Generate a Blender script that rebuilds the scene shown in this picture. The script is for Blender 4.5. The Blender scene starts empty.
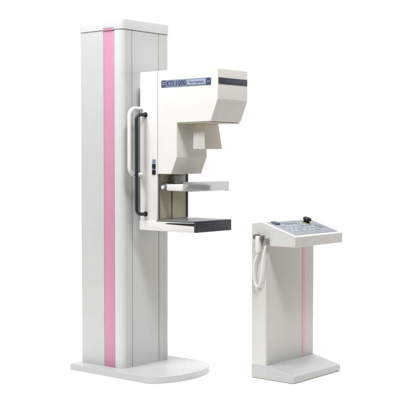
import bpy, bmesh, math
from mathutils import Vector, Matrix

S = bpy.context.scene
C = S.collection
R = math.radians

# ------------------------------------------------------------------ camera
A = 0.876                                   # heading of both units (radians)
cd = bpy.data.cameras.new('camera')
cd.sensor_width = 36; cd.lens = 94.13
cd.clip_start = 0.05; cd.clip_end = 400
cam = bpy.data.objects.new('camera', cd); C.objects.link(cam)
cam.location = (0, 0, 1.2678)
cam.rotation_euler = (math.pi/2 - 0.0376, 0, 0)
S.camera = cam
S.view_settings.view_transform = 'Standard'
S.view_settings.look = 'None'
S.view_settings.exposure = 0.0
S.view_settings.gamma = 1.0

# ------------------------------------------------------------------ studio surround (world)
w = bpy.data.worlds.new('World'); S.world = w; w.use_nodes = True
nt = w.node_tree; nt.nodes.clear()
out = nt.nodes.new('ShaderNodeOutputWorld'); bg = nt.nodes.new('ShaderNodeBackground')
tc = nt.nodes.new('ShaderNodeTexCoord'); sx = nt.nodes.new('ShaderNodeSeparateXYZ')
nt.links.new(tc.outputs['Generated'], sx.inputs[0])
mr = nt.nodes.new('ShaderNodeMapRange'); mr.interpolation_type = 'SMOOTHSTEP'
mr.inputs['From Min'].default_value = 0.0; mr.inputs['From Max'].default_value = 0.6
mr.inputs['To Min'].default_value = 0.25; mr.inputs['To Max'].default_value = 1.04
nt.links.new(sx.outputs['Y'], mr.inputs['Value'])
nt.links.new(mr.outputs['Result'], bg.inputs['Strength'])
m2 = nt.nodes.new('ShaderNodeMapRange'); m2.inputs['From Min'].default_value = -0.3; m2.inputs['From Max'].default_value = 0.45
nt.links.new(sx.outputs['Y'], m2.inputs['Value'])
wc = nt.nodes.new('ShaderNodeMix'); wc.data_type = 'RGBA'
wc.inputs[6].default_value = (1.0, 0.80, 0.52, 1); wc.inputs[7].default_value = (1.0, 1.0, 1.0, 1)   # unseen warm fill added on the camera side, white backdrop
nt.links.new(m2.outputs[0], wc.inputs[0]); nt.links.new(wc.outputs[2], bg.inputs['Color'])
nt.links.new(bg.outputs[0], out.inputs[0])

# ------------------------------------------------------------------ studio key lamp and added fills
def area(name, loc, target, size, energy, col=(1, 1, 1), size_y=None):
    l = bpy.data.lights.new(name, 'AREA'); l.energy = energy; l.color = col
    l.size = size
    if size_y: l.shape = 'RECTANGLE'; l.size_y = size_y
    o = bpy.data.objects.new(name, l); C.objects.link(o)
    o.location = loc
    o.rotation_euler = (Vector(target) - Vector(loc)).to_track_quat('-Z', 'Y').to_euler()
    return o
ud = Vector((math.sin(A), -math.cos(A), 0)); vd = Vector((math.cos(A), math.sin(A), 0))
O1 = Vector((-0.4582, 6.1364, 0)); O2 = Vector((0.5276 , 5.8902, 0))
ctr = O1 + ud*0.2 + vd*0.2 + Vector((0, 0, 1.2))
KEY = (ud*0.56 - vd*0.42 + Vector((0, 0, 1))).normalized()
area('key_softbox', ctr + KEY*6.0, ctr, 1.4, 285, (0.945, 0.975, 1.0))
FILL = (-ud*0.28 - vd*1.0 + Vector((0, 0, 0.80))).normalized()
area('side_fill', ctr + FILL*3.6 + Vector((0, 0, .45)), ctr + Vector((0, 0, .5)), 1.3, 116, (0.93, 0.97, 1.0))  # unseen fill, added to brighten the near side faces
area('overhead_fill', (0.3, 7.3, 4.6), (0.3, 6.9, 0), 3.8, 148, (0.95, 0.98, 1.0))  # unseen fill, added to lift the floor and upper faces to white

# ------------------------------------------------------------------ materials
def mat(name, col, rough=0.4, metal=0.0, var=0.03, bump=0.0, scale=18, trans=0.0, ior=1.46, coat=0.0, spec=0.5):
    m = bpy.data.materials.new(name); m.use_nodes = True
    t = m.node_tree; b = t.nodes['Principled BSDF']
    b.inputs['Roughness'].default_value = rough; b.inputs['Metallic'].default_value = metal
    b.inputs['IOR'].default_value = ior; b.inputs['Transmission Weight'].default_value = trans
    b.inputs['Coat Weight'].default_value = coat; b.inputs['Specular IOR Level'].default_value = spec
    c = t.nodes.new('ShaderNodeTexCoord'); n = t.nodes.new('ShaderNodeTexNoise')
    n.inputs['Scale'].default_value = scale*0.25; n.inputs['Detail'].default_value = 5
    t.links.new(c.outputs['Object'], n.inputs['Vector'])
    mx = t.nodes.new('ShaderNodeMix'); mx.data_type = 'RGBA'
    mx.inputs[6].default_value = (*[x*(1-var) for x in col], 1)
    mx.inputs[7].default_value = (*[min(1, x*(1+var)) for x in col], 1)
    t.links.new(n.outputs['Fac'], mx.inputs[0]); t.links.new(mx.outputs[2], b.inputs['Base Color'])
    rr = t.nodes.new('ShaderNodeMapRange')
    rr.inputs['To Min'].default_value = max(0.02, rough-0.06); rr.inputs['To Max'].default_value = rough+0.06
    t.links.new(n.outputs['Fac'], rr.inputs['Value']); t.links.new(rr.outputs[0], b.inputs['Roughness'])
    if bump:
        n2 = t.nodes.new('ShaderNodeTexNoise'); n2.inputs['Scale'].default_value = 420; n2.inputs['Detail'].default_value = 2
        t.links.new(c.outputs['Object'], n2.inputs['Vector'])
        bp = t.nodes.new('ShaderNodeBump'); bp.inputs['Strength'].default_value = bump; bp.inputs['Distance'].default_value = 0.001
        t.links.new(n2.outputs['Fac'], bp.inputs['Height']); t.links.new(bp.outputs[0], b.inputs['Normal'])
    return m
M = dict(
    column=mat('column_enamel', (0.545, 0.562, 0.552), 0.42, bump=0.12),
    cap=mat('cap_enamel', (0.575, 0.60, 0.60), 0.4, bump=0.12),
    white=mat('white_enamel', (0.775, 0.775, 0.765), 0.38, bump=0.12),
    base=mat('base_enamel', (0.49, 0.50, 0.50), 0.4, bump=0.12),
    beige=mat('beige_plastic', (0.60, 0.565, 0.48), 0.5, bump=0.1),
    pink=mat('pink_enamel', (0.58, 0.265, 0.40), 0.4),
    palepink=mat('pale_pink_enamel', (0.74, 0.44, 0.55), 0.4),
    seam=mat('seam_rubber', (0.17, 0.18, 0.19), 0.7),
    black=mat('black_plastic', (0.022, 0.026, 0.032), 0.38, var=0.15),
    matblack=mat('black_rubber', (0.012, 0.012, 0.014), 0.6, var=0.15),
    slate=mat('slate_edge', (0.035, 0.042, 0.055), 0.35, var=0.1, bump=0.2),
    carbon=mat('grey_carbon_top', (0.16, 0.17, 0.17), 0.35, var=0.1),
    navy=mat('navy_band', (0.055, 0.06, 0.095), 0.4, var=0.1),
    bluegrey=mat('blue_grey_band', (0.19, 0.23, 0.34), 0.4, var=0.05),
    paleblue=mat('pale_blue_print', (0.36, 0.42, 0.54), 0.4, var=0.05),
    fadedprint=mat('faded_print', (0.13, 0.145, 0.20), 0.4),
    ink=mat('dark_blue_ink', (0.06, 0.075, 0.14), 0.45, var=0.1),
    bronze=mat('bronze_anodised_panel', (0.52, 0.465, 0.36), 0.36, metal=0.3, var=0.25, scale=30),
    darkmetal=mat('dark_metal_rail', (0.15, 0.15, 0.165), 0.4, metal=0.4),
    greymetal=mat('grey_metal', (0.36, 0.38, 0.38), 0.35, metal=0.6),
    clear=mat('clear_plastic', (0.82, 0.84, 0.835), 0.2, trans=0.93, ior=1.35),
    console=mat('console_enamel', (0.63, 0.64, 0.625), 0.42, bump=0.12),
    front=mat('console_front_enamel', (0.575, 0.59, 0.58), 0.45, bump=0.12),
    corner=mat('light_corner_enamel', (0.62, 0.645, 0.645), 0.35, bump=0.1),  # lighter tone for the rounded front corners of the column
    membrane=mat('membrane_panel', (0.215, 0.24, 0.265), 0.4, var=0.06),
    key=mat('membrane_key', (0.30, 0.335, 0.37), 0.45),
    darkkey=mat('dark_key', (0.20, 0.235, 0.29), 0.45),
    display=mat('dark_display', (0.10, 0.13, 0.18), 0.25),
    brass=mat('brass_collar', (0.42, 0.33, 0.16), 0.35, metal=0.7),
    cord=mat('white_cord', (0.80, 0.80, 0.80), 0.45),
    hook=mat('grey_brown_clip', (0.20, 0.18, 0.16), 0.5),
    floor=mat('white_paper_sweep', (0.98, 0.965, 0.935), 0.9, var=0.003, spec=0.0),
)

# ------------------------------------------------------------------ helpers (unit frame: x = front, y = across, z = up)
def link(name, bm, m, parent=None, smooth=True):
    bmesh.ops.recalc_face_normals(bm, faces=bm.faces)
    me = bpy.data.meshes.new(name); bm.to_mesh(me); bm.free()
    ms = m if isinstance(m, (list, tuple)) else [m]
    for k in ms: me.materials.append(M[k])
    if smooth:
        for p in me.polygons: p.use_smooth = True
        me.set_sharp_from_angle(angle=R(32))
    o = bpy.data.objects.new(name, me); C.objects.link(o)
    if parent: o.parent = parent
    return o
def bevel(bm, r, edges=None, seg=3):
    if r > 0:
        bmesh.ops.bevel(bm, geom=list(edges if edges is not None else bm.edges), offset=r, segments=seg, profile=0.5, affect='EDGES', clamp_overlap=True)
def box(x0, x1, y0, y1, z0, z1, r=0.0, bm=None):
    b = bmesh.new()
    bmesh.ops.create_cube(b, size=1)
    for v in b.verts:
        v.co = Vector(((x0+x1)/2 + v.co.x*(x1-x0), (y0+y1)/2 + v.co.y*(y1-y0), (z0+z1)/2 + v.co.z*(z1-z0)))
    bevel(b, r)
    return join(bm, b)
def join(a, b):
    if a is None: return b
    me = bpy.data.meshes.new('t'); b.to_mesh(me); b.free(); a.from_mesh(me); bpy.data.meshes.remove(me)
    return a
def plan(pts, z0, z1, r=0.0, top_only=False):        # outline in x,y extruded up
    b = bmesh.new()
    lo = [b.verts.new((x, y, z0)) for x, y in pts]; hi = [b.verts.new((x, y, z1)) for x, y in pts]
    n = len(pts); b.faces.new(lo[::-1]); top = b.faces.new(hi)
    for i in range(n): b.faces.new((lo[i], lo[(i+1) % n], hi[(i+1) % n], hi[i]))
    if r: bevel(b, r, top.edges)
    return b
def side(pts, y0, y1, r=0.0, bm=None):               # profile in x,z extruded across
    b = bmesh.new()
    lo = [b.verts.new((x, y0, z)) for x, z in pts]; hi = [b.verts.new((x, y1, z)) for x, z in pts]
    n = len(pts); b.faces.new(lo[::-1]); b.faces.new(hi)
    for i in range(n): b.faces.new((lo[i], lo[(i+1) % n], hi[(i+1) % n], hi[i]))
    bevel(b, r)
    return join(bm, b)
def rounded(pts, rs, seg=6):                         # round the corners of a 2D outline
    o = []; n = len(pts)
    for i, p in enumerate(pts):
        r = rs[i] if isinstance(rs, (list, tuple)) else rs
        p = Vector(p); a = Vector(pts[i-1]) - p; c = Vector(pts[(i+1) % n]) - p
        if r <= 0: o.append(tuple(p)); continue
        a.normalize(); c.normalize()
        half = a.angle(c)/2; d = r/math.tan(half); cen = p + (a+c).normalized()*(r/math.sin(half))
        s, e = p + a*d, p + c*d
        a0 = math.atan2((s-cen).y, (s-cen).x); a1 = math.atan2((e-cen).y, (e-cen).x)
        da = (a1-a0+math.pi) % (2*math.pi) - math.pi
        for k in range(seg+1):
            t = a0 + da*k/seg; o.append((cen.x+r*math.cos(t), cen.y+r*math.sin(t)))
    return o
def smooth_path(pts, k=8):                           # Catmull-Rom
    P = [Vector(p) for p in pts]; P = [2*P[0]-P[1]] + P + [2*P[-1]-P[-2]]; o = []
    for i in range(1, len(P)-2):
        for j in range(k):
            t = j/k
            o.append(0.5*((2*P[i]) + (P[i+1]-P[i-1])*t + (2*P[i-1]-5*P[i]+4*P[i+1]-P[i+2])*t*t + (3*P[i]-P[i-1]-3*P[i+1]+P[i+2])*t**3))
    o.append(P[-2]); return o
def tube(path, r, seg=14, bm=None):
    b = bmesh.new(); path = [Vector(p) for p in path]; rings = []
    up = None
    for i, p in enumerate(path):
        d = (path[min(i+1, len(path)-1)] - path[max(i-1, 0)]).normalized()
        if up is None: up = d.orthogonal().normalized()
        up = (up - d*up.dot(d)).normalized(); sd = d.cross(up)
        rr = r[i] if isinstance(r, list) else r
        rings.append([b.verts.new(p + (up*math.cos(q) + sd*math.sin(q))*rr) for q in [2*math.pi*j/seg for j in range(seg)]])
    for a_, c_ in zip(rings, rings[1:]):
        for j in range(seg): b.faces.new((a_[j], a_[(j+1) % seg], c_[(j+1) % seg], c_[j]))
    b.faces.new(rings[0][::-1]); b.faces.new(rings[-1])
    return join(bm, b)
def lathe(prof, cx, cy, cz, seg=32, tilt=None):      # profile (r, z)
    b = bmesh.new(); rings = []
    for r, z in prof:
        rings.append([b.verts.new((r*math.cos(2*math.pi*j/seg), r*math.sin(2*math.pi*j/seg), z)) for j in range(seg)])
    for a_, c_ in zip(rings, rings[1:]):
        for j in range(seg): b.faces.new((a_[j], a_[(j+1) % seg], c_[(j+1) % seg], c_[j]))
    b.faces.new(rings[0][::-1]); b.faces.new(rings[-1])
    if tilt is not None: bmesh.ops.rotate(b, verts=b.verts, cent=(0, 0, 0), matrix=tilt)
    bmesh.ops.translate(b, verts=b.verts, vec=(cx, cy, cz))
    return b
def text(name, s, m, parent, size, loc, rot, sx_=1.0, depth=0.0006, target_w=None):
    cu = bpy.data.curves.new(name, 'FONT'); cu.body = s; cu.size = size; cu.extrude = depth; cu.offset = size*0.012 if size > 0.03 else 0
    cu.align_y = 'CENTER'
    t = bpy.data.objects.new('tmp', cu); C.objects.link(t)
    me = bpy.data.meshes.new_from_object(t.evaluated_get(bpy.context.evaluated_depsgraph_get()))
    bpy.data.objects.remove(t)
    me.materials.clear(); me.materials.append(M[m])
    xs = [v.co.x for v in me.vertices]; wd = max(xs)-min(xs)
    k = (target_w/wd) if target_w else sx_
    for v in me.vertices: v.co.x = (v.co.x-min(xs))*k
    o = bpy.data.objects.new(name, me); C.objects.link(o)
    o.parent = parent; o.location = loc; o.rotation_euler = rot
    return o
def thing(name, loc, label, cat, rz=A - math.pi/2):
    o = bpy.data.objects.new(name, None); C.objects.link(o); o.location = loc
    o.rotation_euler = (0, 0, rz); o['label'] = label; o['category'] = cat
    o.empty_display_size = 0.1
    return o

# ------------------------------------------------------------------ setting
b = bmesh.new()
fx = [(-5, 5.2), (5, 5.2), (5, 8.4), (-5, 8.4)]
b.faces.new([b.verts.new((x, y, 0)) for x, y in fx])
fl = link('floor', b, 'floor', smooth=False); fl['kind'] = 'structure'

# ================================================================== mammography stand
T = thing('mammography_machine', O1, 'tall white X-ray stand with a wide pink stripe and a projecting tube head', 'x-ray machine')

# base plate: straight rear, bowed front
arc = smooth_path([(x, y, 0) for x, y in [(0.15, -0.077), (0.24, -0.078), (0.283, -0.070), (0.325, -0.035), (0.362, 0.04), (0.382, 0.13), (0.384, 0.225),
      (0.367, 0.32), (0.338, 0.392), (0.30, 0.447), (0.25, 0.486), (0.15, 0.501)]], 4)
arc = [(p.x, p.y) for p in arc]
outline = [(-0.368, 0.501), (-0.368, -0.075)] + arc
bp_ = plan(outline, 0.001, 0.037, 0.007)
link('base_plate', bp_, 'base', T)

# column
WC, LC = 0.43, 0.351
def column_outline(g=0.0, notches=True):
    rf, rb = 0.040+g, 0.018+g
    P = rounded([(-LC-g, WC+g), (-LC-g, -g), (g, -g), (g, WC+g)], [rb, rb, rf, rf], 8)
    if not notches: return P
    o = []
    for i, p in enumerate(P):
        o.append(p); q = P[(i+1) % len(P)]
        if abs(p[1]+g) < 1e-6 and abs(q[1]+g) < 1e-6 and q[0]-p[0] > 0.1:      # near side: stripe rebate
            o += [(-0.151, -g), (-0.149, 0.005), (-0.061, 0.005), (-0.059, -g)]
        if abs(p[0]-g) < 1e-6 and abs(q[0]-g) < 1e-6 and q[1]-p[1] > 0.1:      # front: two slots
            for yc in (0.087, 0.322):
                o += [(g, yc-0.0025), (g-0.016, yc-0.0025), (g-0.016, yc+0.0025), (g, yc+0.0025)]
        if abs(p[1]-WC-g) < 1e-6 and abs(q[1]-WC-g) < 1e-6 and p[0]-q[0] > 0.1:
            o += [(-0.059, WC+g), (-0.061, WC-0.005), (-0.149, WC-0.005), (-0.151, WC+g)]
    return o
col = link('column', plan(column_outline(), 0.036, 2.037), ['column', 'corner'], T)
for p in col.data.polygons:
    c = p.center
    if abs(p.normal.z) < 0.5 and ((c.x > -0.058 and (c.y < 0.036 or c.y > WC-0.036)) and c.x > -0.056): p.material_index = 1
for nm, y0, y1 in (('stripe', 0.0012, 0.007), ('stripe', WC-0.007, WC-0.0012)):
    link(nm, box(-0.1475, -0.0625, y0, y1, 0.0365, 2.0365, 0.0008), 'pink', col)
for yc in (0.087, 0.322):
    link('slot_seal', box(-0.0158, -0.010, yc-0.0024, yc+0.0024, 0.037, 2.0345), 'seam', col)
link('cap_gap', plan(column_outline(-0.004, False), 2.037, 2.0395), 'seam', col)
bm = bmesh.new(); rings = []
for g, z in ((0.004, 2.0395), (0.004, 2.094), (0.0028, 2.0985), (0.0, 2.1015), (-0.005, 2.103)):
    rings.append([bm.verts.new((x, y, z)) for x, y in column_outline(g, False)])
for a_, c_ in zip(rings, rings[1:]):
    n = len(a_)
    for i in range(n): bm.faces.new((a_[i], a_[(i+1) % n], c_[(i+1) % n], c_[i]))
bm.faces.new(rings[0][::-1]); bm.faces.new(rings[-1])
cap = link('top_cap', bm, 'cap', col)
cap.data.set_sharp_from_angle(angle=R(75))
link('stripe_tab', box(-0.1475, -0.0625, -0.0046, -0.002, 2.0355, 2.049, 0.0004), 'pink', col)
link('stripe_notch', box(-0.1475, -0.0625, -0.0050, -0.002, 2.0492, 2.0515, 0.0), 'seam', col)

# vertical carriage (gantry arm)
Y0, Y1 = 0.085, 0.355
link_b = box(0.0005, 0.0648, 0.150, 0.30, 0.95, 1.70, 0.003)
gan = link('carriage', box(0.065, 0.2025, Y0, Y1, 0.862, 1.786, 0.006), 'white', T)
link('mounting_bracket', link_b, 'column', gan)
# recessed front panel with rails
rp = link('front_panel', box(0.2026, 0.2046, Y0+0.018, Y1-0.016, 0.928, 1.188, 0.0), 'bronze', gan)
link('side_rail', box(0.2026, 0.2120, Y0+0.006, Y0+0.016, 0.928, 1.189, 0.002), 'darkmetal', gan)
link('side_rail', box(0.2026, 0.2120, Y1-0.013, Y1-0.003, 0.928, 1.189, 0.002), 'darkmetal', gan)
link('guide_channel', box(0.2047, 0.2080, 0.208, 0.214, 0.928, 1.188, 0.0), 'darkmetal', gan)

# control buttons on the near side
link('indicator_label', box(0.166, 0.190, Y0-0.0015, Y0+0.002, 1.2545, 1.274, 0.0006), 'bluegrey', gan)
bm = box(0.163, 0.193, Y0-0.0010, Y0+0.002, 1.186, 1.277, 0.0004)
link('button_plate', bm, 'paleblue', gan)
for zc in (1.2355, 1.201):
    link('control_button', box(0.165, 0.191, Y0-0.006, Y0+0.001, zc-0.0135, zc+0.0135, 0.003), 'matblack', gan)

# black grab handle
def handle(x_att, x_bar, y_bar, z0, z1, r, y_in, rr=0.03):
    P = [(x_att, y_in, z0)]
    n = 7
    def cor(zc, sgn, start):
        c = []
        for k in range(n+1):
            t = k/n*math.pi/2
            # from post direction (-y) to bar direction (z)
            yy = y_bar + rr - rr*math.sin(t); zz = zc + sgn*rr*(1-math.cos(t))
            f = (y_in-yy)/(y_in-y_bar)
            c.append((x_att + (x_bar-x_att)*f, yy, zz))
        return c
    lo = cor(z0, 1, 0); hi = cor(z1, -1, 0)
    P += lo + hi[::-1] + [(x_att, y_in, z1)]
    return tube(P, r, 16)
hb = handle(0.112, 0.100, 0.020, 0.955, 1.536, 0.0105, Y0-0.001)
h1 = link('grab_handle', hb, 'black', gan)
h1['label'] = 'black grab handle'
for zz in (0.955, 1.536):
    link('handle_boss', tube([(0.112, Y0+0.002, zz), (0.112, Y0-0.007, zz)], 0.0145, 20), 'matblack', h1)
hw_ = handle(0.078, 0.073, -0.012, 1.185, 1.572, 0.0115, Y0-0.001, 0.045)
h2 = link('grab_handle', hw_, 'white', gan); h2['label'] = 'white grab handle behind the black one'

# tube head
prof = rounded([(0.2055, 1.7865), (0.2055, 1.190), (0.310, 1.190), (0.354, 1.288), (0.354, 1.484), (0.604, 1.486), (0.654, 1.608), (0.654, 1.789)],
               [0.004, 0.004, 0.008, 0.010, 0.006, 0.012, 0.012, 0.018], 4)
head = link('tube_head', side(prof[::-1], Y0, Y1, 0.0), 'white', T)
bv = head.modifiers.new('edge', 'BEVEL'); bv.width = 0.009; bv.segments = 3; bv.limit_method = 'ANGLE'; bv.angle_limit = R(40)
link('head_seam', box(0.2026, 0.2054, Y0+0.004, Y1-0.004, 1.194, 1.782), 'seam', head)
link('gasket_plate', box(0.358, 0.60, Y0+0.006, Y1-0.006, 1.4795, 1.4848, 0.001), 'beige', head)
# collimator cone
bm = bmesh.new()
vt = [(0.410, .167, 1.4794), (0.492, .167, 1.4794), (0.492, .292, 1.4794), (0.410, .292, 1.4794)]
vb = [(0.408, .162, 1.334), (0.498, .162, 1.334), (0.498, .320, 1.334), (0.408, .320, 1.334)]
a_ = [bm.verts.new(v) for v in vt]; c_ = [bm.verts.new(v) for v in vb]
bm.faces.new(a_); bm.faces.new(c_[::-1])
for i in range(4): bm.faces.new((a_[i], c_[i], c_[(i+1) % 4], a_[(i+1) % 4]))
bevel(bm, 0.003)
link('collimator_cone', bm, 'white', head)

# side name band
y = Y0
sl = (1.7285-1.7315)/(0.606-0.236)
nb = link('name_band', box(0.236, 0.606, y-0.0016, y+0.001, 1.688, 1.7295, 0.0006), 'bluegrey', head)
link('logo_block', box(0.238, 0.270, y-0.0022, y+0.0, 1.6895, 1.728, 0.0), 'ink', nb)
link('logo_mark', box(0.243, 0.265, y-0.0027, y-0.0021, 1.713, 1.717, 0.0,
     box(0.243, 0.265, y-0.0027, y-0.0021, 1.703, 1.707)), 'paleblue', nb)
link('print_block', box(0.571, 0.604, y-0.0022, y+0.0, 1.6895, 1.728, 0.0), 'ink', nb)
link('logo_mark', box(0.577, 0.598, y-0.0027, y-0.0021, 1.706, 1.712, 0.0), 'bluegrey', nb)
link('print_strip', box(0.434, 0.568, y-0.0022, y+0.0, 1.696, 1.7235, 0.0), 'paleblue', nb)
RX = (math.pi/2, 0, 0)
text('lettering', 'KTS', 'ink', nb, 0.038, (0.279, y-0.0021, 1.7085), RX, target_w=0.056)
text('lettering', '1000', 'ink', nb, 0.038, (0.351, y-0.0021, 1.7085), RX, target_w=0.072)
text('lettering', 'Mammography', 'ink', nb, 0.018, (0.444, y-0.0026, 1.7095), RX, target_w=0.114, depth=0.0003)
# end band
eb = link('end_band', box(0.6530, 0.6560, Y0+0.005, Y1-0.005, 1.692, 1.7275, 0.0006), 'navy', head)
text('lettering', 'Mammography', 'fadedprint', eb, 0.02, (0.6563, 0.15, 1.711), (math.pi/2, 0, math.pi/2), target_w=0.13, depth=0.0003)

# image receptor table
tb = link('support_table', box(0.069, 0.492, 0.075, 0.388, 0.8605, 0.9165, 0.003), 'white', T)
link('table_top', box(0.206, 0.494, 0.073, 0.390, 0.9168, 0.9255, 0.0015), 'carbon', tb)
link('front_edge', box(0.4925, 0.510, 0.071, 0.392, 0.8615, 0.9262, 0.004), 'slate', tb)
sp = [(0.275, 0.9035), (0.492, 0.8975), (0.492, 0.9125), (0.30, 0.9095), (0.275, 0.906)]
link('cassette_slot', side(sp[::-1] if False else sp, 0.0742, 0.080), 'matblack', tb)

# compression paddle and its arm
pa = link('compression_arm', side([(0.262, 1.094), (0.405, 1.092), (0.405, 1.134), (0.262, 1.131)], 0.100, 0.128, 0.004), 'white', T)
link('clamp_ring', tube([(0.236, 0.098, 1.113), (0.236, 0.130, 1.113)], 0.017, 24), 'greymetal', pa)
link('clamp_knob', tube([(0.236, 0.092, 1.113), (0.236, 0.0975, 1.113)], 0.010, 20), 'cord', pa)
link('arm_root', box(0.2125, 0.262, 0.104, 0.124, 1.099, 1.127, 0.002), 'greymetal', pa)
link('arm_carriage', box(0.2085, 0.246, 0.190, 0.285, 1.135, 1.182, 0.004), 'greymetal', pa)
link('arm_bracket', side([(0.246, 1.094), (0.402, 1.094), (0.402, 1.128), (0.246, 1.135)], 0.300, 0.322, 0.003), 'white', pa)
link('arm_crossbar', box(0.2125, 0.246, 0.1245, 0.322, 1.100, 1.1345, 0.003), 'greymetal', pa)
# clear tray: floor and four walls as one shell
bm = bmesh.new()
X0, X1, V0, V1, Z0, Z1, th = 0.400, 0.476, 0.078, 0.415, 1.093, 1.147, 0.004
def tray(bm):
    o_ = rounded([(X0, V1), (X0, V0), (X1, V0), (X1, V1)], 0.010, 4)
    i_ = rounded([(X0+th, V1-th), (X0+th, V0+th), (X1-th, V0+th), (X1-th, V1-th)], 0.006, 4)
    ob = [bm.verts.new((x, y, Z0)) for x, y in o_]; ot = [bm.verts.new((x, y, Z1)) for x, y in o_]
    it = [bm.verts.new((x, y, Z1)) for x, y in i_]; ib = [bm.verts.new((x, y, Z0+th)) for x, y in i_]
    n = len(o_)
    for i in range(n):
        j = (i+1) % n
        bm.faces.new((ob[i], ob[j], ot[j], ot[i])); bm.faces.new((ot[i], ot[j], it[j], it[i])); bm.faces.new((it[i], it[j], ib[j], ib[i]))
    bm.faces.new(ob[::-1]); bm.faces.new(ib)
tray(bm)
pd = link('compression_paddle', bm, 'clear', T)
for yy in (0.114, 0.311):
    link('paddle_screw', tube([(0.3975, yy, 1.113), (0.41, yy, 1.113)], 0.006, 14), 'greymetal', pd)

# ================================================================== operator console
K = thing('control_console', O2, 'low white free-standing control console with a sloping keypad desk and thin pink line', 'control console')
WD = 0.492
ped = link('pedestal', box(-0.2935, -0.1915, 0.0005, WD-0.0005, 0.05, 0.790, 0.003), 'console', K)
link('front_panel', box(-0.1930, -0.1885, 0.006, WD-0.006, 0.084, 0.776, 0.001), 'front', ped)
st = link('stripe', box(-0.1888, -0.1868, 0.368, 0.399, 0.084, 0.776, 0.0005), 'palepink', ped)
base = rounded([(-0.295, 0.002), (0.004, 0.002), (0.004, 0.040), (-0.190, 0.084), (-0.295, 0.084)], [0.004, 0.004, 0.010, 0.0, 0.004], 4)
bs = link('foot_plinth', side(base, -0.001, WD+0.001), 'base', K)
bv = bs.modifiers.new('edge', 'BEVEL'); bv.width = 0.006; bv.segments = 3; bv.limit_method = 'ANGLE'; bv.angle_limit = R(40)
desk = rounded([(-0.294, 0.777), (0.012, 0.777), (0.016, 0.838), (-0.222, 0.914), (-0.294, 0.904)], [0.003, 0.006, 0.010, 0.02, 0.010], 4)
dk = link('desk_housing', side(desk, 0.0, WD), 'console', K)
bv = dk.modifiers.new('edge', 'BEVEL'); bv.width = 0.006; bv.segments = 3; bv.limit_method = 'ANGLE'; bv.angle_limit = R(40)
# sloping control panel: local frame along the slope
ang = math.atan2(0.914-0.838, -(-0.222-0.016))
pc = Vector((-0.103, WD/2, 0.876))
rotm = Matrix.Rotation(ang, 4, 'Y')
def on_slope(bm): 
    bmesh.ops.transform(bm, matrix=Matrix.Translation(pc) @ rotm, verts=bm.verts); return bm
cp = link('control_panel', on_slope(box(-0.108, 0.104, -0.222, 0.222, -0.003, 0.0020, 0.0008)), 'membrane', K)
for r_ in range(3):
    for c__ in range(7):
        x = -0.028 + r_*0.036; yk = -0.165 + c__*0.040 + (0.02 if c__ > 3 else 0)
        link('key', on_slope(box(x-0.012, x+0.012, yk-0.015, yk+0.015, 0.0018, 0.0036, 0.0010)), 'key' if (r_+c__) % 4 else 'darkkey', cp)
link('display_window', on_slope(box(-0.088, -0.052, -0.11, 0.03, 0.0018, 0.0030, 0.0008)), 'display', cp)
link('display_window', on_slope(box(-0.016, 0.030, 0.135, 0.205, 0.0018, 0.0030, 0.0008)), 'display', cp)
# mushroom stop switch with a collar
tl = rotm.to_3x3()
p_ = pc + (tl @ Vector((-0.058, 0.115, 0.0015)))
kb = link('stop_switch', lathe([(0.020, 0), (0.020, 0.010), (0.016, 0.011), (0.016, 0.015), (0.025, 0.018), (0.026, 0.026), (0.021, 0.033), (0.008, 0.035)], *p_, tilt=tl), 'matblack', K)
link('switch_collar', lathe([(0.026, 0), (0.028, 0.0015), (0.026, 0.005), (0.020, 0.0055)], *p_, tilt=tl), 'brass', kb)
# rocker power switch
rk = link('rocker_switch', on_slope(box(-0.102, -0.062, -0.190, -0.145, 0.0015, 0.010, 0.003)), 'ink', K)

# ================================================================== hand switch hanging on the console's side
H = thing('hand_switch', O2 + ud*(-0.225) - vd*0.022 + Vector((0, 0, 0.74)),
          'pale hand-held exposure switch with a looped white cord hanging on the side of the console', 'hand switch')
ox, oy, oz = -0.225, -0.022, 0.74
def rel(p): return (p[0]-ox, p[1]-oy, p[2]-oz)
link('grip', tube([rel((-0.232, -0.020, z)) for z in (0.735, 0.742, 0.75, 0.79, 0.826, 0.834)], [0.010, 0.015, 0.017, 0.019, 0.018, 0.012], 20), 'cord', H)
link('push_button', tube([rel((-0.232, -0.020, z)) for z in (0.834, 0.843, 0.846)], [0.009, 0.009, 0.006], 16), 'hook', H)
link('wall_clip', box(*[c for c in (-0.262-ox, -0.250-ox, -0.034-oy, 0.0005-oy, 0.815-oz, 0.842-oz)], 0.003,
     box(-0.214-ox, -0.202-ox, -0.034-oy, 0.0005-oy, 0.812-oz, 0.839-oz, 0.003, box(-0.262-ox, -0.202-ox, -0.004-oy, 0.0005-oy, 0.818-oz, 0.834-oz, 0.001))), 'hook', H)
link('shadow_block', box(-0.192-ox, -0.168-ox, -0.020-oy, 0.0005-oy, 0.779-oz, 0.825-oz, 0.004), 'greymetal', H)  # grey block stands in for the dark shadow beside the grip
cp_ = [(-0.232, -0.020, 0.736), (-0.246, -0.020, 0.71), (-0.262, -0.019, 0.66), (-0.265, -0.018, 0.60), (-0.256, -0.018, 0.555), (-0.240, -0.018, 0.542),
       (-0.222, -0.018, 0.56), (-0.208, -0.018, 0.62), (-0.200, -0.018, 0.70), (-0.190, -0.016, 0.755), (-0.182, -0.012, 0.785)]
link('cord', tube(smooth_path([rel(p) for p in cp_], 10), 0.0065, 12), 'cord', H)
